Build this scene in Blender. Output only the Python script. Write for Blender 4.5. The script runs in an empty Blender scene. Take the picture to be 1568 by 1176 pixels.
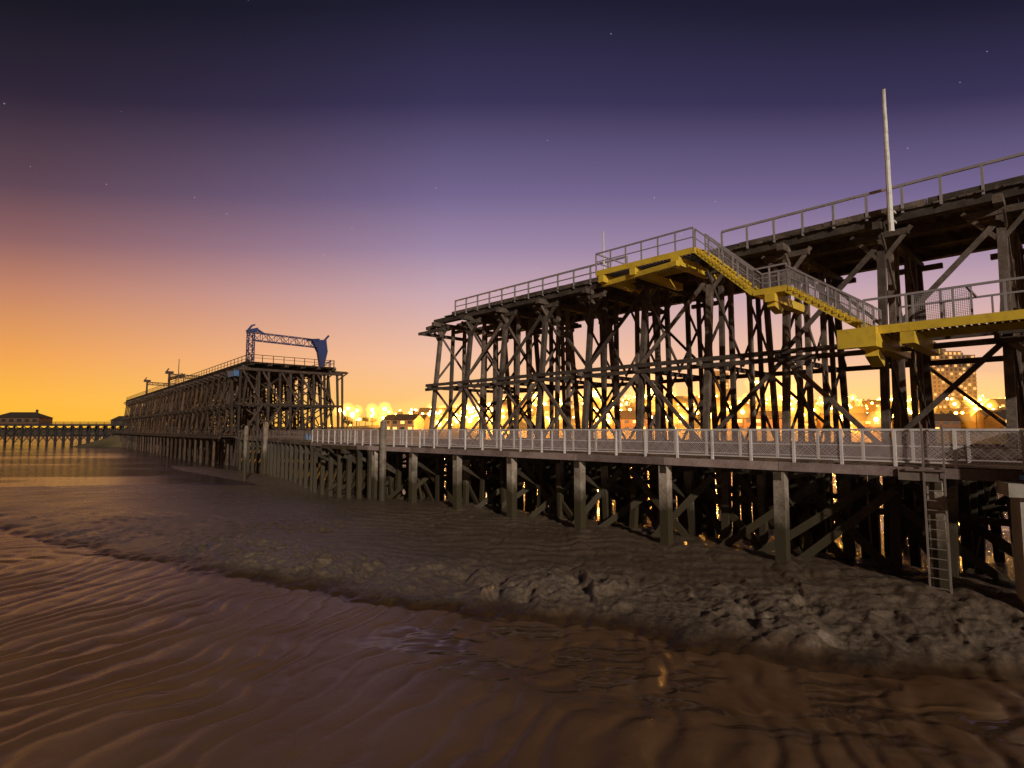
import bpy, math, random, bmesh
import numpy as np
from mathutils import Vector
random.seed(7)
scene=bpy.context.scene
scene.view_settings.view_transform='Standard'
scene.view_settings.look='None'
scene.view_settings.exposure=0
R=random.uniform

# ---------------------------------------------------------------- helpers
def lin(r,g,b):
    f=lambda c:((c/255)/12.92 if c/255<=0.04045 else (((c/255)+0.055)/1.055)**2.4)
    return (f(r),f(g),f(b),1)

class NT:
    def __init__(s,tree): s.t=tree
    def n(s,typ,**kw):
        nd=s.t.nodes.new(typ)
        for k,v in kw.items():
            if k.startswith('i_'):
                key=k[2:]
                key=int(key) if key.isdigit() else key.replace('_',' ')
                nd.inputs[key].default_value=v
            else: setattr(nd,k,v)
        return nd
    def l(s,a,b): s.t.links.new(a,b)
    def math(s,op,a,b=None,c=None,clamp=False):
        nd=s.t.nodes.new('ShaderNodeMath'); nd.operation=op; nd.use_clamp=clamp
        for i,v in enumerate((a,b,c)):
            if v is None: continue
            if isinstance(v,(int,float)): nd.inputs[i].default_value=v
            else: s.l(v,nd.inputs[i])
        return nd.outputs[0]
    def grey(s,v):
        c=s.n('ShaderNodeCombineXYZ')
        for i in range(3): s.l(v,c.inputs[i])
        return c.outputs[0]
    def ramp(s,fac,stops,interp='LINEAR'):
        nd=s.t.nodes.new('ShaderNodeValToRGB'); cr=nd.color_ramp; cr.interpolation=interp
        while len(cr.elements)<len(stops): cr.elements.new(0.5)
        for e,(p,c) in zip(cr.elements,stops):
            e.position=p; e.color=c if len(c)==4 else (*c,1)
        if fac is not None: s.l(fac,nd.inputs[0])
        return nd.outputs[0]
    def mix(s,fac,a,b,mode='MIX'):
        nd=s.t.nodes.new('ShaderNodeMix'); nd.data_type='RGBA'; nd.blend_type=mode
        for sock,v in ((nd.inputs[0],fac),(nd.inputs[6],a),(nd.inputs[7],b)):
            if isinstance(v,(int,float)): sock.default_value=v
            elif isinstance(v,tuple): sock.default_value=v if len(v)==4 else (*v,1)
            else: s.l(v,sock)
        return nd.outputs[2]

def newmat(name):
    m=bpy.data.materials.new(name); m.use_nodes=True
    t=NT(m.node_tree); b=m.node_tree.nodes['Principled BSDF']
    return m,t,b

def wood_mat(name,c1,c2,c3,rough=0.8,wet=False):
    m,t,b=newmat(name)
    g=t.n('ShaderNodeNewGeometry'); at=t.n('ShaderNodeAttribute',attribute_name='tone')
    n1=t.n('ShaderNodeTexNoise',i_Scale=1.3,i_Detail=6.0,i_Roughness=0.65); t.l(g.outputs['Position'],n1.inputs['Vector'])
    n2=t.n('ShaderNodeTexNoise',i_Scale=14.0,i_Detail=4.0,i_Roughness=0.7); t.l(g.outputs['Position'],n2.inputs['Vector'])
    f=t.math('ADD',t.math('MULTIPLY',n1.outputs['Fac'],0.6),t.math('MULTIPLY',n2.outputs['Fac'],0.4))
    col=t.ramp(f,[(0.33,c1),(0.5,c2),(0.68,c3)])
    sc=t.math('MULTIPLY_ADD',at.outputs['Fac'],0.9,0.5)
    col=t.mix(1.0,col,t.grey(sc),'MULTIPLY')
    if wet:
        sx=t.n('ShaderNodeSeparateXYZ'); t.l(g.outputs['Position'],sx.inputs[0])
        h=t.math('ADD',sx.outputs['Z'],t.math('MULTIPLY',n1.outputs['Fac'],1.6))
        k=t.n('ShaderNodeMapRange',i_1=-2.6,i_2=-1.3); t.l(h,k.inputs[0])
        col=t.mix(k.outputs[0],(0.05,0.038,0.018,1),col)
    t.l(col,b.inputs['Base Color']); b.inputs['Roughness'].default_value=rough
    bm=t.n('ShaderNodeBump',i_Strength=0.5,i_Distance=0.03); t.l(n2.outputs['Fac'],bm.inputs['Height']); t.l(bm.outputs[0],b.inputs['Normal'])
    return m

def paint_mat(name,col,rough=0.5,metal=0.0,rust=0.35,rustcol=(0.12,0.055,0.025,1)):
    m,t,b=newmat(name)
    g=t.n('ShaderNodeNewGeometry')
    n1=t.n('ShaderNodeTexNoise',i_Scale=2.2,i_Detail=8.0,i_Roughness=0.7); t.l(g.outputs['Position'],n1.inputs['Vector'])
    f=t.ramp(n1.outputs['Fac'],[(0.5,(0,0,0)),(0.72,(rust,rust,rust))])
    n2=t.n('ShaderNodeTexNoise',i_Scale=0.8,i_Detail=3.0); t.l(g.outputs['Position'],n2.inputs['Vector'])
    c0=t.mix(n2.outputs['Fac'],tuple(c*0.75 for c in col[:3]),tuple(min(1,c*1.15) for c in col[:3]))
    c=t.mix(f,c0,rustcol)
    t.l(c,b.inputs['Base Color']); b.inputs['Roughness'].default_value=rough; b.inputs['Metallic'].default_value=metal
    return m

def emis_mat(name,col,st):
    m,t,b=newmat(name)
    b.inputs['Base Color'].default_value=(0.1,0.1,0.1,1)
    b.inputs['Emission Color'].default_value=(*col,1); b.inputs['Emission Strength'].default_value=st
    return m
def glow_volume_mat(name,col,st):
    m=bpy.data.materials.new(name); m.use_nodes=True; nt=m.node_tree; nt.nodes.clear()
    o=nt.nodes.new('ShaderNodeOutputMaterial'); e=nt.nodes.new('ShaderNodeEmission'); e.inputs[0].default_value=(*col,1); e.inputs[1].default_value=st
    nt.links.new(e.outputs[0],o.inputs['Volume']); m.cycles.homogeneous_volume=True
    return m

M_wood =wood_mat('weathered_timber',(0.045,0.031,0.022),(0.125,0.094,0.074),(0.26,0.205,0.165))
M_woodf=wood_mat('dimmed_timber',(0.028,0.018,0.013),(0.07,0.046,0.032),(0.13,0.087,0.06))  # weaker light on the far staith put into a darker timber colour
M_pile =wood_mat('shaded_tidal_pile_timber',(0.022,0.016,0.009),(0.055,0.042,0.026),(0.11,0.085,0.058),wet=True,rough=0.6)  # tidal timber, with the shade under the deck put into its colour
M_pilef=wood_mat('pale_pile_timber',(0.12,0.09,0.065),(0.34,0.28,0.22),(0.58,0.51,0.42),wet=True,rough=0.7)  # front piles paler: their lit tops are put into the colour
M_fasc =wood_mat('walkway_edge_timber',(0.18,0.12,0.11),(0.34,0.25,0.23),(0.46,0.37,0.34))
M_yel  =paint_mat('yellow_paint',(0.92,0.62,0.06,1),rust=0.4)
M_galv =paint_mat('galvanised_steel',(0.42,0.38,0.39,1),rough=0.45,metal=0.1,rust=0.3)
M_white=paint_mat('white_paint',(0.85,0.80,0.78,1),rust=0.35)
M_mesh =paint_mat('railing_mesh_paint',(0.62,0.52,0.52,1),rust=0.2)
M_blue =paint_mat('blue_crane_paint',(0.035,0.055,0.18,1),rust=0.3)
M_lblue=paint_mat('light_blue_paint',(0.12,0.34,0.68,1),rust=0.15)
M_conc =paint_mat('concrete',(0.42,0.38,0.33,1),rough=0.9,rust=0.6,rustcol=(0.12,0.10,0.07,1))
M_dark =paint_mat('dark_steel',(0.03,0.025,0.03,1),rust=0.2)

class MB:
    def __init__(s): s.v=[]; s.f=[]; s.t=[]
    def beam(s,p,q,w,h=None,ref=None,tone=None,w2=None):
        h=w if h is None else h
        p=Vector(p); q=Vector(q); a=q-p
        if a.length<1e-5: return
        a.normalize()
        ref=Vector(ref) if ref is not None else (Vector((0,0,1)) if abs(a.z)<0.9 else Vector((-.696,.718,0)))
        sd=a.cross(ref); sd.normalize(); up=sd.cross(a); k=len(s.v)
        for pt,m in ((p,1.0),(q,(w2/w if w2 else 1.0))):
            for su,uu in ((-1,-1),(1,-1),(1,1),(-1,1)):
                s.v.append(tuple(pt+sd*(su*w*m/2)+up*(uu*h*m/2)))
        s.f+=[(k,k+3,k+2,k+1),(k+4,k+5,k+6,k+7)]+[(k+i,k+(i+1)%4,k+4+(i+1)%4,k+4+i) for i in range(4)]
        tn=random.random() if tone is None else tone
        s.t+=[tn]*6
    def cyl(s,p,q,r,r2=None,n=8,tone=None):
        p=Vector(p);q=Vector(q);a=(q-p).normalized();r2=r if r2 is None else r2
        ref=Vector((0,0,1)) if abs(a.z)<0.9 else Vector((1,0,0))
        u=a.cross(ref).normalized(); w=a.cross(u); k=len(s.v)
        for pt,rr in ((p,r),(q,r2)):
            for i in range(n):
                an=2*math.pi*i/n; s.v.append(tuple(pt+u*(math.cos(an)*rr)+w*(math.sin(an)*rr)))
        s.f.append(tuple(k+i for i in range(n))); s.f.append(tuple(k+n+n-1-i for i in range(n)))
        s.f+=[(k+i,k+n+i,k+n+(i+1)%n,k+(i+1)%n) for i in range(n)]
        tn=random.random() if tone is None else tone
        s.t+=[tn]*(n+2)
    def quad(s,a,b,c,d,tone=0.5):
        k=len(s.v); s.v+=[tuple(a),tuple(b),tuple(c),tuple(d)]; s.f.append((k,k+1,k+2,k+3)); s.t.append(tone)
    def poly(s,pts,tone=0.5):
        k=len(s.v); s.v+=[tuple(p) for p in pts]; s.f.append(tuple(range(k,k+len(pts)))); s.t.append(tone)
    def box(s,c,sx,sy,sz,ang=0,tone=None):
        ca,sa=math.cos(ang),math.sin(ang)
        s.beam((c[0]-ca*sx/2,c[1]-sa*sx/2,c[2]),(c[0]+ca*sx/2,c[1]+sa*sx/2,c[2]),sy,sz,tone=tone)
    def obj(s,name,mat,parent=None,smooth=False):
        me=bpy.data.meshes.new(name); me.from_pydata(s.v,[],s.f); me.materials.append(mat)
        at=me.attributes.new('tone','FLOAT','FACE'); at.data.foreach_set('value',np.array(s.t,dtype=np.float32))
        if smooth: me.polygons.foreach_set('use_smooth',[True]*len(me.polygons))
        me.update()
        o=bpy.data.objects.new(name,me); scene.collection.objects.link(o)
        if parent: o.parent=parent
        return o
def empty(name):
    o=bpy.data.objects.new(name,None); scene.collection.objects.link(o); return o

class Frame:
    def __init__(s,o,d):
        s.o=Vector((o[0],o[1],0)); s.d=Vector((d[0],d[1],0)).normalized(); s.n=Vector((s.d.y,-s.d.x,0))
    def __call__(s,a,D,z): return s.o+s.d*a+s.n*D+Vector((0,0,z))
F=Frame((0,0),(-.696,.718))

# ---------------------------------------------------------------- noise
def vnoise(x,y,seed=0):
    xi=np.floor(x).astype(np.int64); yi=np.floor(y).astype(np.int64); fx=x-xi; fy=y-yi
    fx=fx*fx*fx*(fx*(fx*6-15)+10); fy=fy*fy*fy*(fy*(fy*6-15)+10)
    def h(a,b):
        k=(a*374761393+b*668265263+seed*974634777)&0xffffffff
        k=((k^(k>>13))*1274126177)&0xffffffff
        k=((k^(k>>16))*2246822519)&0xffffffff
        return ((k^(k>>15))&0xffff)/65535.0
    a=h(xi,yi);b=h(xi+1,yi);c=h(xi,yi+1);d=h(xi+1,yi+1)
    return (a*(1-fx)+b*fx)*(1-fy)+(c*(1-fx)+d*fx)*fy
def fbm(x,y,o=4,seed=0,g=0.5):
    s=0;a=1;t=0
    for i in range(o):
        ca,sa=math.cos(.6*i+.3),math.sin(.6*i+.3); xr=x*ca-y*sa; yr=x*sa+y*ca
        s=s+a*vnoise(xr*2**i+17.3*i,yr*2**i-9.1*i,seed+i); t+=a; a*=g
    return s/t-0.5
def sm(x,a,b):
    t=np.clip((x-a)/(b-a),0,1); return t*t*(3-2*t)

# ---------------------------------------------------------------- terrain
EX=np.array([-400,-120,-60,-29.3,-25.4,-19.1,-13.2,-8.6,-3.5,.3,3.9,7.5,11.3,16,40,300.])
EY=np.array([90,60,45,32.6,30.5,26.6,23.7,21.1,18.6,17.1,15.6,14.1,12.9,11.3,4,-60.])
def terrain(X,Y):
    sgn=np.sign(Y-np.interp(X,EX,EY)); sd=np.full(X.shape,1e9); al=np.zeros(X.shape); acc=0
    for i in range(len(EX)-1):
        dx,dy=EX[i+1]-EX[i],EY[i+1]-EY[i]; L=math.hypot(dx,dy)
        t=np.clip(((X-EX[i])*dx+(Y-EY[i])*dy)/L**2,0,1)
        d=np.hypot(X-EX[i]-t*dx,Y-EY[i]-t*dy); m=d<sd
        sd=np.where(m,d,sd); al=np.where(m,acc+t*L,al); acc+=L
    sd=sd*sgn
    sdw=sd+1.5*fbm(X/3.0,Y/3.0,4,3)+0.9*fbm(X/.8,Y/.8,4,31)
    D=.718*X+.696*Y
    R0=np.hypot(X+22,Y-22)+2.6*fbm(X/5,Y/5,3,11)+.6*fbm(X/1.1,Y/1.1,2,12)
    ph=R0/0.74*2*np.pi
    w=np.sin(ph); rip=(w+0.22*np.sin(2*ph+0.8))*0.5
    ripamp=0.044*(0.12+1.5*vnoise(X/3.5,Y/3.5,77)**1.2)
    pud=sm(fbm(X/1.9,Y/1.4,3,91)+.11-.012*np.abs(X-3),0.0,.08)*sm(-sdw,.3,.9)*(1-sm(-sdw,3.2,5.0))*sm(X,-6,-1)*(1-sm(X,9,12))
    wv=fbm(X/.9,Y/.34,2,95)
    bed=-5.5+0.13*fbm(X/9,Y/9,3,5)+rip*ripamp*(1-.5*pud)+0.012*fbm(X/.3,Y/.3,3,6)*(1-pud)+pud*(.085*wv-.02)
    tt=np.clip(sdw,0,None)/(np.clip(sdw,0,None)+np.clip(21-D,0.01,None))
    tt=np.where(D>21,1,tt)
    bank=-5.42+.26*tt+.53*tt**2
    c1=al+0.45*sdw
    wob=fbm(X/1.3,Y/1.3,3,8)
    gul=vnoise(c1/.70+1.8*wob,sdw/3.4+2*wob,21)
    lump=1-np.abs(2*gul-1)
    fine=fbm(X/.5,Y/.5,5,9,0.62); ridg=0.5-np.abs(fbm(X/.9,Y/.9,5,19,.6))*2
    xz=0.2+0.8*sm(X,-17,-9)
    zone=sm(sdw,0.1,1.1)*(1-sm(sdw,1.6,6.0))*xz*(.35+1.2*vnoise(X/2.5,Y/2.5,71))
    bank+=zone*(0.34*(lump-.35)+0.26*fine+.12*ridg)
    gl2=np.abs(2*vnoise(c1/.8+wob*2,sdw/5+wob,22)-1)
    bank+=(1-np.clip(zone,0,1))*(0.10*(gl2-.3)*sm(X,-12,-2)+0.035*fine)*sm(sdw,0,1)
    bank+=0.18*fbm(X/3.5,Y/3.5,3,41)*sm(sdw,0,2)
    bank+=0.34*np.exp(-((X+21)/5)**2-((Y-34)/3.0)**2)+.34*np.exp(-((X+12)/3)**2-((Y-31)/2.0)**2)*(.4+ridg)
    bank+=0.026*np.sin((X*.35+Y*.93+1.8*fbm(X/3,Y/3,3,15))/0.8*2*np.pi)*sm(sdw,2.0,4)*(1-sm(Y,33,44))*(.3+vnoise(X/3,Y/3,55))
    bank=np.maximum(bank,-5.50+.04*fine)
    b=sm(sdw,-.05,.30+.7*vnoise(X/1.7,Y/1.7,64))
    z=bed*(1-b)+bank*b
    z-=0.07*np.exp(-((sdw+.12)/.14)**2)*(.3+vnoise(X/2,Y/2,65))
    m=sm(Y,36,50)*(1-sm(D,22,27)); flat=-5.58+.26*fbm(X/22,Y/7,4,2)+.03*fbm(X/1.5,Y/.8,3,2)-.14*sm(Y,45,70); z=z*(1-m)+flat*m
    m=sm(Y,75,105); z=z*(1-m)-6.0*m
    m=sm(D,23,31); z=z*(1-m)+(-6.4+.8*fbm(X/3,Y/3,3,61))*m
    m=sm(np.hypot(X,Y),130,170); z=z*(1-m)-8*m
    return z,b,zone,sdw,np.clip(-rip,-1,1)*(1-b),pud
rs=[0.5,1.5,3.0]
while rs[-1]<9: rs.append(rs[-1]*1.008)
while rs[-1]<36: rs.append(rs[-1]*1.0030)
while rs[-1]<160: rs.append(rs[-1]*1.0075)
while rs[-1]<6000: rs.append(rs[-1]*1.12)
az=np.concatenate([np.linspace(-56,56,800),np.linspace(56,304,130)[1:-1]])*math.pi/180
rr,aa=np.meshgrid(np.array(rs),az,indexing='ij')
X=rr*np.sin(aa); Y=rr*np.cos(aa)
Z,B,ZO,SD,RI,PU=terrain(X.ravel(),Y.ravel())
nr,na=rr.shape
co=np.stack([X.ravel(),Y.ravel(),Z],1)
i,j=np.meshgrid(np.arange(nr-1),np.arange(na),indexing='ij'); j2=(j+1)%na
fa=np.stack([i*na+j,i*na+j2,(i+1)*na+j2,(i+1)*na+j],-1).reshape(-1,4)[:, ::-1]
me=bpy.data.meshes.new('mud_ground'); me.vertices.add(len(co)); me.vertices.foreach_set('co',co.ravel())
me.loops.add(fa.size); me.loops.foreach_set('vertex_index',fa.ravel().astype(np.int32))
me.polygons.add(len(fa)); me.polygons.foreach_set('loop_start',np.arange(0,fa.size,4,dtype=np.int32))
me.polygons.foreach_set('use_smooth',np.ones(len(fa),dtype=bool)); me.update(calc_edges=True)
for nm,arr in (('bank',B),('zone',ZO),('sd',SD),('trough',RI),('puddle',PU)):
    a=me.attributes.new(nm,'FLOAT','POINT'); a.data.foreach_set('value',arr.astype(np.float32))
ground=bpy.data.objects.new('mud_ground',me); scene.collection.objects.link(ground)
m,t,b=newmat('wet_mud')
g=t.n('ShaderNodeNewGeometry'); P=g.outputs['Position']
a1=t.n('ShaderNodeAttribute',attribute_name='bank'); a3=t.n('ShaderNodeAttribute',attribute_name='sd'); a4=t.n('ShaderNodeAttribute',attribute_name='trough'); a5=t.n('ShaderNodeAttribute',attribute_name='puddle'); a2=t.n('ShaderNodeAttribute',attribute_name='zone')
nA=t.n('ShaderNodeTexNoise',i_Scale=0.35,i_Detail=5.0); t.l(P,nA.inputs['Vector'])
nB=t.n('ShaderNodeTexNoise',i_Scale=7.0,i_Detail=8.0,i_Roughness=0.65); t.l(P,nB.inputs['Vector'])
nC=t.n('ShaderNodeTexNoise',i_Scale=28.0,i_Detail=4.0,i_Roughness=0.7); t.l(P,nC.inputs['Vector'])
bed=t.ramp(nA.outputs['Fac'],[(0.3,(0.135,0.066,0.029)),(0.7,(0.21,0.115,0.055))])
bank=t.ramp(nB.outputs['Fac'],[(0.3,(0.070,0.047,0.033)),(0.7,(0.18,0.13,0.09))])
bank=t.mix(t.math('MULTIPLY',a2.outputs['Fac'],0.6,clamp=True),bank,t.ramp(nB.outputs['Fac'],[(0.3,(0.12,0.09,0.065)),(0.7,(0.30,0.23,0.17))]))
c=t.mix(a1.outputs['Fac'],bed,bank)
# shade put into the mud colour along the bank's foot and edge
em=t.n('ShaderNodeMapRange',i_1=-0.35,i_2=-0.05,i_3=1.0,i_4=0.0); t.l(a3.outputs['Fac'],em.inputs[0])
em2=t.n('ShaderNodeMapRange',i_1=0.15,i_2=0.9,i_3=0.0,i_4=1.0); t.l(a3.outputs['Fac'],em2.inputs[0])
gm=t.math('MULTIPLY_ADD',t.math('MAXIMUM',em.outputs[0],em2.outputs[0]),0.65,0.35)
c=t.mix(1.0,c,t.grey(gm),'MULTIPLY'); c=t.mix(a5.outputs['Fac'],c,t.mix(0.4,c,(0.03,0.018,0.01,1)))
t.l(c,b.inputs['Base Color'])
wet=t.math('MULTIPLY',t.math('MAXIMUM',a4.outputs['Fac'],0.0),0.14)
ro=t.math('SUBTRACT',t.math('ADD',t.math('MULTIPLY',nA.outputs['Fac'],0.30),0.14),wet)
ro=t.math('MAXIMUM',t.math('MULTIPLY_ADD',a5.outputs['Fac'],-0.22,ro),0.08); t.l(ro,b.inputs['Roughness'])
t.l(t.math('MULTIPLY_ADD',t.math('MAXIMUM',a1.outputs['Fac'],a5.outputs['Fac']),0.15,0.37),b.inputs['Specular IOR Level'])
bh=t.math('ADD',t.math('MULTIPLY',nB.outputs['Fac'],0.8),t.math('MULTIPLY',nC.outputs['Fac'],0.2))
bs=t.math('MULTIPLY_ADD',a1.outputs['Fac'],0.45,0.17)
bs=t.math('MULTIPLY',bs,t.math('SUBTRACT',1.0,t.math('MULTIPLY',a5.outputs['Fac'],0.8)))
bm=t.n('ShaderNodeBump',i_Distance=0.07); t.l(bs,bm.inputs['Strength']); t.l(bh,bm.inputs['Height']); t.l(bm.outputs[0],b.inputs['Normal'])
me.materials.append(m)

# river water
mb=MB(); mb.quad((-6000,-200,-5.68),(6000,-200,-5.68),(6000,6000,-5.68),(-6000,6000,-5.68))
m,t,b=newmat('river_water'); g=t.n('ShaderNodeNewGeometry')
b.inputs['Base Color'].default_value=(0.045,0.030,0.028,1); b.inputs['Roughness'].default_value=0.12; b.inputs['IOR'].default_value=1.33; b.inputs['Specular IOR Level'].default_value=0.5
n1=t.n('ShaderNodeTexNoise',i_Scale=0.7,i_Detail=6.0,i_Roughness=0.6); mp=t.n('ShaderNodeMapping'); mp.inputs['Scale'].default_value=(.6,1.8,1); t.l(g.outputs['Position'],mp.inputs[0]); t.l(mp.outputs[0],n1.inputs['Vector'])
n3=t.n('ShaderNodeTexNoise',i_Scale=0.045,i_Detail=3.0); mp=t.n('ShaderNodeMapping'); mp.inputs['Scale'].default_value=(.6,2.4,1); t.l(g.outputs['Position'],mp.inputs[0]); t.l(mp.outputs[0],n3.inputs['Vector'])
bm=t.n('ShaderNodeBump',i_Distance=1.0); t.l(t.ramp(n3.outputs['Fac'],[(0.42,(.10,.10,.10)),(0.6,(1,1,1))]),bm.inputs['Strength']); t.l(n1.outputs['Fac'],bm.inputs['Height']); t.l(bm.outputs[0],b.inputs['Normal'])
mb.obj('river_water',m)

# ---------------------------------------------------------------- trestle generator
ZT=10.1
def bent(mb,fr,s,D0,W):
    j=lambda a:R(-a,a)
    f=lambda dd,z: fr(s+j(.05),D0+dd,z)
    cols=[(-1.7,0.1,.34),(1.0,1.6,.28)]
    k=max(2,int(W/2.8)) 
    for q in range(1,k): cols.append((W*q/k+j(.2),W*q/k+j(.2),.28))
    cols+= [(W-.9,W-1.3,.26),(W+1.7,W-.1,.34)]
    for b0,t0,w in cols:
        mb.beam(f(b0,-7),f(t0,ZT-.2),w,w,ref=fr.d)
    mb.beam(f(-.95,ZT),f(W+.9,ZT),.36,.38)
    mb.beam(fr(s+.28,D0-1.25,4.0),fr(s+.28,D0+W+1.3,4.0),.18,.30)
    mb.beam(fr(s+.28,D0-2.2,-1.3),fr(s+.28,D0+W+2.2,-1.3),.2,.36)
    for z0,z1 in ((4.2,9.7),(-1.1,3.8)):
        for a,b_ in ((-.9,W*.5),(W*.5,W+.9)):
            mb.beam(fr(s+.2,D0+a+.2,z0),fr(s+.2,D0+b_-.2,z1),.09,.2)
            mb.beam(fr(s-.2,D0+b_-.2,z0),fr(s-.2,D0+a+.2,z1),.09,.2)
    for dd in (0,W):
        mb.beam(fr(s-1.2,D0+dd,ZT-.32),fr(s+1.2,D0+dd,ZT-.32),.3,.3)
    for q in (-1,1): mb.beam(fr(s,D0-.12,ZT-1.7),fr(s+q*1.3,D0,ZT-.1),.18,.18)

def longit(mb,fr,s0,s1,bs,D0,W):
    n=len(bs)
    def fD(z): return D0-1.7+1.8*(z+6)/(ZT+5.8)
    def bD(z): return D0+W+1.7-1.8*(z+6)/(ZT+5.8)
    nst=max(4,int(W/2.2))
    for q in range(nst):
        D=D0+W*q/(nst-1)
        mb.beam(fr(s0-R(0,.3),D,ZT+.42),fr(s1+R(-.2,1.6),D,ZT+.42),.3,.44)
        mb.beam(fr(s0-R(0,.3),D+.36,ZT+.40),fr(s1+R(-.8,.9),D+.36,ZT+.40),.22,.38)
    for z in (4.25,3.85):
        mb.beam(fr(s0,fD(z)-.28,z),fr(s1+.5,fD(z)-.28,z),.18,.26)
    mb.beam(fr(s0,bD(4)+.28,4.05),fr(s1+.5,bD(4)+.28,4.05),.18,.32)
    mb.beam(fr(s0,fD(-1.1)-.28,-1.0),fr(s1+.5,fD(-1.1)-.28,-1.0),.2,.34)
    mb.beam(fr(s0,bD(-1.1)+.28,-1.0),fr(s1+.5,bD(-1.1)+.28,-1.0),.2,.34)
    for i in range(n-1):
        a,b_=bs[i],bs[i+1]
        if i%2==0: mb.beam(fr(a,fD(-1)-.22,-.9),fr(b_,fD(3.9)-.22,3.9),.12,.24)
        else: mb.beam(fr(b_,fD(-1)-.22,-.9),fr(a,fD(3.9)-.22,3.9),.12,.24)
        if i%3!=1:
            mb.beam(fr(b_,fD(4.3)-.2,4.3),fr(a,fD(9.6)-.2,9.4),.12,.24)
        if i%4==2:
            mb.beam(fr(a,fD(4.3)+.25,4.3),fr(b_,fD(9.6)+.25,9.4),.12,.2)
        if i%3==0:
            mb.beam(fr(a,bD(4.3),4.3),fr(b_,bD(9.6),9.4),.12,.2)
        if i%2: mb.beam(fr(a,bD(-1),-.9),fr(b_,bD(3.9),3.9),.12,.2)

def planks(mb,fr,s0,s1,D0,D1,z,step=.32,th=.09):
    s=s0
    while s<s1:
        if random.random()>.02: mb.beam(fr(s,D0+R(-.06,.06),z),fr(s,D1+R(-.06,.06),z),step-.02,th)
        s+=step

def railing(mb,fr,s0,s1,D,zb,h=1.1,step=1.53,w=.075,mid=False,zf=None):
    n=max(1,round((s1-s0)/step)); zf=zf or (lambda s:zb)
    for i in range(n+1):
        s=s0+(s1-s0)*i/n; mb.beam(fr(s,D,zf(s)-.25),fr(s,D,zf(s)+h),w*.9,w*.9)
    for i in range(n):
        a=s0+(s1-s0)*i/n; c=s0+(s1-s0)*(i+1)/n
        mb.beam(fr(a,D,zf(a)+h),fr(c,D,zf(c)+h),w,w)
        if mid: mb.beam(fr(a,D,zf(a)+h*.52),fr(c,D,zf(c)+h*.52),w*.6,w*.6)

# ------------------------------------------------------------ near staith
st=empty('timber_staith')
bs=[11.8+4.6*k for k in range(-7,8)]
mb=MB()
for s in bs: bent(mb,F,s,33,8.6)
longit(mb,F,bs[0]-2,44.6,bs,33,8.6)
mb.beam(F(44.9,31.4,9.2),F(44.9,37,9.2),.26,.3); mb.beam(F(42,31.9,9.35),F(46,31.9,9.35),.22,.26)
mb.beam(F(44.2,32.9,ZT+.1),F(45.6,32.2,9.3),.2,.2)
for q in range(5): mb.beam(F(43.5,33+q*1.9,ZT+.1),F(46+R(-.6,1.0),33+q*1.9+R(-.2,.2),ZT+.0),.26,.3)
mb.obj('trestle_frames',M_wood,st)
mb=MB(); planks(mb,F,bs[0]-2,43.2,32.7,42.1,ZT+.69)
s=bs[0]-2
while s<42: mb.beam(F(s,32.85,ZT+.86),F(s+4.55,32.85+R(-.02,.02),ZT+.86+R(-.02,.02)),.24,.24); s+=4.6
mb.beam(F(bs[0]-2,41.9,ZT+.86),F(42.5,41.9,ZT+.86),.24,.24)
mb.obj('deck_planks',M_wood,st)
mb=MB()
railing(mb,F,-20,15.4,32.75,ZT+.78,1.15,w=.12); railing(mb,F,22.3,41.4,32.75,ZT+.78,1.15,w=.12,mid=True)
railing(mb,F,-20,41.4,41.9,ZT+.78,1.12)
mb.obj('upper_railing',M_galv,st)

mb=MB(); mf=MB()
for k in range(-6,10):
    s=3.5+4.57*k; 
    if s<38: 
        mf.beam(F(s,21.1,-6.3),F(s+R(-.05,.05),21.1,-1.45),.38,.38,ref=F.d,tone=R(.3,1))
    for hs in (0,1.5,3.05):
        ss=s+hs
        if ss>45: continue
        for D in (23.3,25.2,27.0,28.8,30.6,33,36,39.5,43):
            if random.random()<(.18 if D<26 else .5): continue
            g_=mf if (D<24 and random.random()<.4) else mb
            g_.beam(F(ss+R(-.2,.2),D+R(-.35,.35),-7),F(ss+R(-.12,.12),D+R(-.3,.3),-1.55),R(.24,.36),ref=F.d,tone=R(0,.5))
        mb.beam(F(ss,20.9 if hs==0 else 22.6,-1.62),F(ss,44,-1.62),.28,.32)
        if hs==0:
            mb.beam(F(ss+.2,21.2,-2.0),F(ss+.2,26.5,-4.6),.12,.24); mb.beam(F(ss-.2,31,-2),F(ss-.2,25,-4.6),.12,.24)
            mb.beam(F(ss+.2,33,-2),F(ss+.2,38.5,-4.6),.12,.24)
        if random.random()<.75: mb.beam(F(ss,22.6+R(0,1),-4.9),F(ss+R(2,4.5),22.8+R(0,2),-1.9),.14,.28,tone=R(.4,1))
        if random.random()<.5: mb.beam(F(ss,22.2,-4.9),F(ss-R(2,4.5),22.6+R(0,3),-2.0),.16,.28,tone=R(.4,1))
        if random.random()<.4: mb.beam(F(ss,27+R(0,3),-2.0),F(ss+3,27+R(0,3),-4.8),.14,.26)
for D in (21.1,23.3,27.6,31.6,36.8,43): mb.beam(F(-24,D+.2,-1.34),F(44,D+.2,-1.34),.26,.26)
for D in (23.5,27.6): mb.beam(F(-24,D+.25,-2.9),F(44,D+.25,-2.9),.14,.22)
mb.obj('lower_piles',M_pile,st); mf.obj('front_piles',M_pilef,st)

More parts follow.
